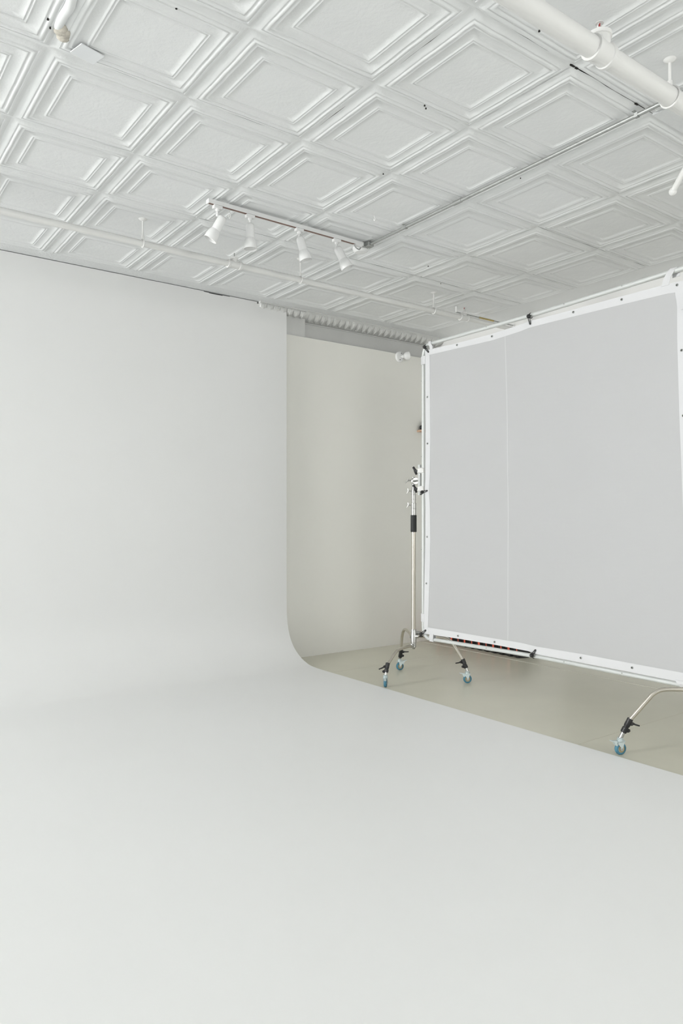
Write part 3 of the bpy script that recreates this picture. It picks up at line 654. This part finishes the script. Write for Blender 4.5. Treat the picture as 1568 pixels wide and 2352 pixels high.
def sheet(name, rows, m, par, thick, lift):
    """rows: grid of (y,z)"""
    n = len(rows[0]); vs = []; fs = []
    for r in rows:
        for y, z in r: vs.append(SP(y, z, lift))
    K = len(vs)
    if thick:
        for r in rows:
            for y, z in r: vs.append(SP(y, z, lift-thick))
    for i in range(len(rows)-1):
        for j in range(n-1):
            a = (i*n+j, i*n+j+1, (i+1)*n+j+1, (i+1)*n+j); fs.append(a)
            if thick: fs.append(tuple(K+q for q in reversed(a)))
    if thick:
        R = len(rows)
        bd = [(0, j) for j in range(n)]+[(i, n-1) for i in range(1, R)]+[(R-1, j) for j in range(n-2, -1, -1)]+[(i, 0) for i in range(R-2, 0, -1)]
        ids = [i*n+j for i, j in bd]
        for a, b in zip(ids, ids[1:]+ids[:1]): fs.append((b, a, K+a, K+b))
    o = MB(); o.add(vs, fs); return o.build(name, m, par, 60)
NU, NV = 60, 40
rows = []
for i in range(NV+1):
    v = i/NV; r = []
    for j in range(NU+1):
        u = j/NU; zz = 0.44+v*2.15
        y = lin(LI, zz)*(1-u)+lin(RI, zz)*u+0.012*(1-2*u)
        z = lin(BI, y)*(1-v)+lin(TI, y)*v+0.012*(2*v-1); r.append((y, z))
    rows.append(r)
sheet('cloth', rows, M['scrim'], sc, 0, 0.0)
N = 64
def hstrip(top, bot, y0, y1, name):
    R_ = []
    for k in range(4): R_.append([(y0+(y1-y0)*j/N, (lambda y: lin(top, y)*(1-k/3)+lin(bot, y)*k/3)(y0+(y1-y0)*j/N)) for j in range(N+1)])
    return sheet(name, R_, M['hem'], sc, 0.0022, 0.0015)
def vstrip(outer, inner, z0, z1, name):
    R_ = []
    for k in range(4): R_.append([((lambda z: lin(outer, z)*(1-k/3)+lin(inner, z)*k/3)(z0+(z1-z0)*j/N), z0+(z1-z0)*j/N) for j in range(N+1)])
    return sheet(name, R_, M['hem'], sc, 0.0022, 0.0022)
hstrip(TO, TI, 4.256, 2.130, 'hem'); hstrip(BI, BO, 4.264, 2.056, 'hem')
vstrip(LO, LI, 0.393, 2.640, 'hem'); vstrip(RI, RO, 0.393, 2.634, 'hem')
R_ = []
for k in range(3): R_.append([(lin([(0.44, 3.436), (0.97, 3.436), (1.9, 3.447), (2.63, 3.459)], 0.446+2.16*j/30)-0.005+0.010*k/2, 0.446+2.152*j/30) for j in range(31)])
sheet('seam', R_, M['seamcloth'], sc, 0.0012, 0.0010)
def grommet(y, z):
    p = SP(y, z, 0.0035)
    gm = MB(); gm.lathe([(0.0036, -0.003), (0.0036, 0.0008), (0.0052, 0.0026), (0.0074, 0.0020), (0.0082, 0.0), (0.0082, -0.003)], p, (-1, 0, 0), 16, True)
    go = gm.build('grommet', M['galv'], sc, 60)
    MB().lathe([(0.0001, -0.0005), (0.0038, -0.0005)], p, (-1, 0, 0), 12).build('eyelet_hole', M['void'], go, 0)
for y, z in [(3.914, 2.619), (3.577, 2.619), (2.885, 2.635), (2.529, 2.627), (2.173, 2.619), (4.229, 2.267), (4.228, 1.899), (4.232, 1.162), (4.240, 0.793), (3.905, 0.420), (3.553, 0.421), (2.827, 0.420), (2.458, 0.421), (2.146, 2.247), (2.136, 1.881)]: grommet(y, z)
# webbing straps tied round the tube near the corners
def strap_h(y, tab, edge, sgn, lean, wd=0.044):
    zt_ = lin(tab, y); ze = lin(edge, y)
    f = lambda dx, dy, z: V((FX(y)+dx, y+dy, z))
    pts = [f(-FOFF-0.004, 0, ze-sgn*0.012), f(-FOFF-0.004, lean*0.3, (ze+zt_)/2), f(-FOFF-0.002, lean*0.7, zt_-sgn*0.004), f(-0.009, lean, zt_+sgn*0.0165), f(0.009, lean, zt_+sgn*0.0165), f(0.018, lean, zt_), f(0.016, lean, zt_-sgn*0.03)]
    MB().ribbon(pts, (0, wd, 0), 0.0024).build('strap', M['hem'], sc, 40)
strap_h(4.165, ZT, TO, 1, 0.034, 0.030); strap_h(2.235, ZT, TO, 1, -0.045); strap_h(4.165, ZBm, BO, -1, 0.012); strap_h(2.150, ZBm, BO, -1, -0.03)
def strap_v(z, yt, edge, sgn):
    x = FX(yt); ye = lin(edge, z)
    pts = [V((x-FOFF-0.003, ye-sgn*0.02, z)), V((x-FOFF-0.003, yt-sgn*0.004, z)), V((x-0.009, yt+sgn*0.0165, z)), V((x+0.009, yt+sgn*0.0165, z)), V((x+0.018, yt, z)), V((x+0.016, yt-sgn*0.03, z))]
    MB().ribbon(pts, (0, 0, 0.065), 0.0024).build('strap', M['hem'], sc, 40)
strap_v(2.560, 4.276, LO, 1); strap_v(0.520, 4.276, LO, 1); strap_v(2.50, 2.02, RO, -1); strap_v(0.52, 2.02, RO, -1)
# ball bungees: black ball in front of the tube, elastic loop through the hem
def bungee(yb, zb, yg, zg, label):
    b = thing('ball_bungee', label, 'bungee', (FX(yb)-0.03, yb, zb), 'black ball bungees lacing the scrim')
    p = V((FX(yb)-0.031, yb*0.9925, H_EYE+(zb-H_EYE)*0.9925)); q = V((FX(yg)-FOFF-0.007, yg*0.9942, H_EYE+(zg-H_EYE)*0.9942)); d = (q-p).normalized(); s_ = d.cross(V((1, 0, 0))).normalized()
    MB().sphere(p, 0.0145, 16, 12).build('ball', M['black'], b)
    L = [p+s_*0.007+d*0.008, p.lerp(q, .5)+s_*0.006, q+s_*0.003, q+d*0.004, q-s_*0.003, p.lerp(q, .5)-s_*0.006, p-s_*0.007+d*0.008]
    cm = MB(); cm.tube(L, 0.0026, 8)
    t_ = V((FX(yb), yb, zb))
    cm.tube([p+V((0.008, 0, 0)), t_+V((-0.006, 0, 0))+s_*0.0], 0.0026, 8)
    cm.build('elastic_cord', M['black'], b, 60)
    MB().sphere(q, 0.006, 10, 8).build('cord_end', M['black'], b)
    # loop round the tube just beside the ball
    axis = V((0, 1, 0)) if abs(d.z) > abs(d.y) else V((0, 0, 1))
    c = V((FX(yb), yb, zb))+axis*-0.018
    e1 = V((1, 0, 0)); e2 = axis.cross(e1)
    MB().tube(arc(c, e1, e2, RT+0.003, 0, 2*PI, 16)[:-1], 0.0028, 8, closed=True).build('tube_loop', M['black'], b, 60)
bungee(4.262, 2.668, 4.221, 2.622, 'black ball bungee at the top far corner of the screen frame')
bungee(3.257, 2.694, 3.246, 2.640, 'black ball bungee at the middle of the top frame rail')
bungee(4.288, 1.517, 4.236, 1.527, 'black ball bungee halfway up the far upright of the frame')
bungee(3.232, 0.372, 3.203, 0.412, 'black ball bungee at the middle of the bottom frame rail')
bungee(4.302, 0.384, 4.252, 0.420, 'black ball bungee at the bottom far corner of the screen frame')

# ================================================================= CASES BEHIND THE SCREEN
ORD = ['first', 'second', 'third', 'fourth', 'fifth', 'sixth', 'seventh', 'eighth', 'ninth', 'tenth', 'eleventh', 'twelfth']
for k in range(12):
    yk = 5.60-k*0.099; th_ = -math.radians(22+rt.uniform(-3, 3)); Rz = Matrix.Rotation(th_, 3, 'Z'); xk = 5.475-0.004*k
    cs = thing('storage_case', 'black case with red stripe behind the screen, %s in the row from the corner' % ORD[k], 'case', (xk, yk, 0), 'black cases with red stripes behind the screen')
    MB().bbox((xk, yk, 0.11), (0.13, 0.088, 0.22), 0.006, Rz).build('body', M['casing'], cs)
    MB().ribbon([V((xk, yk, 0))+Rz @ V((-0.0665, -0.036, 0.03)), V((xk, yk, 0))+Rz @ V((-0.0665, -0.008, 0.21))], Rz @ V((0, (0.034, 0.016, 0.040, 0.012)[k % 4], 0)), 0.003).build('stripe', M['red'], cs, 0)
    MB().tube([V((xk, yk, 0))+Rz @ V(p) for p in ((-0.04, 0, 0.218), (-0.03, 0, 0.238), (0.03, 0, 0.238), (0.04, 0, 0.218))], 0.005, 8).build('handle', M['casing'], cs)
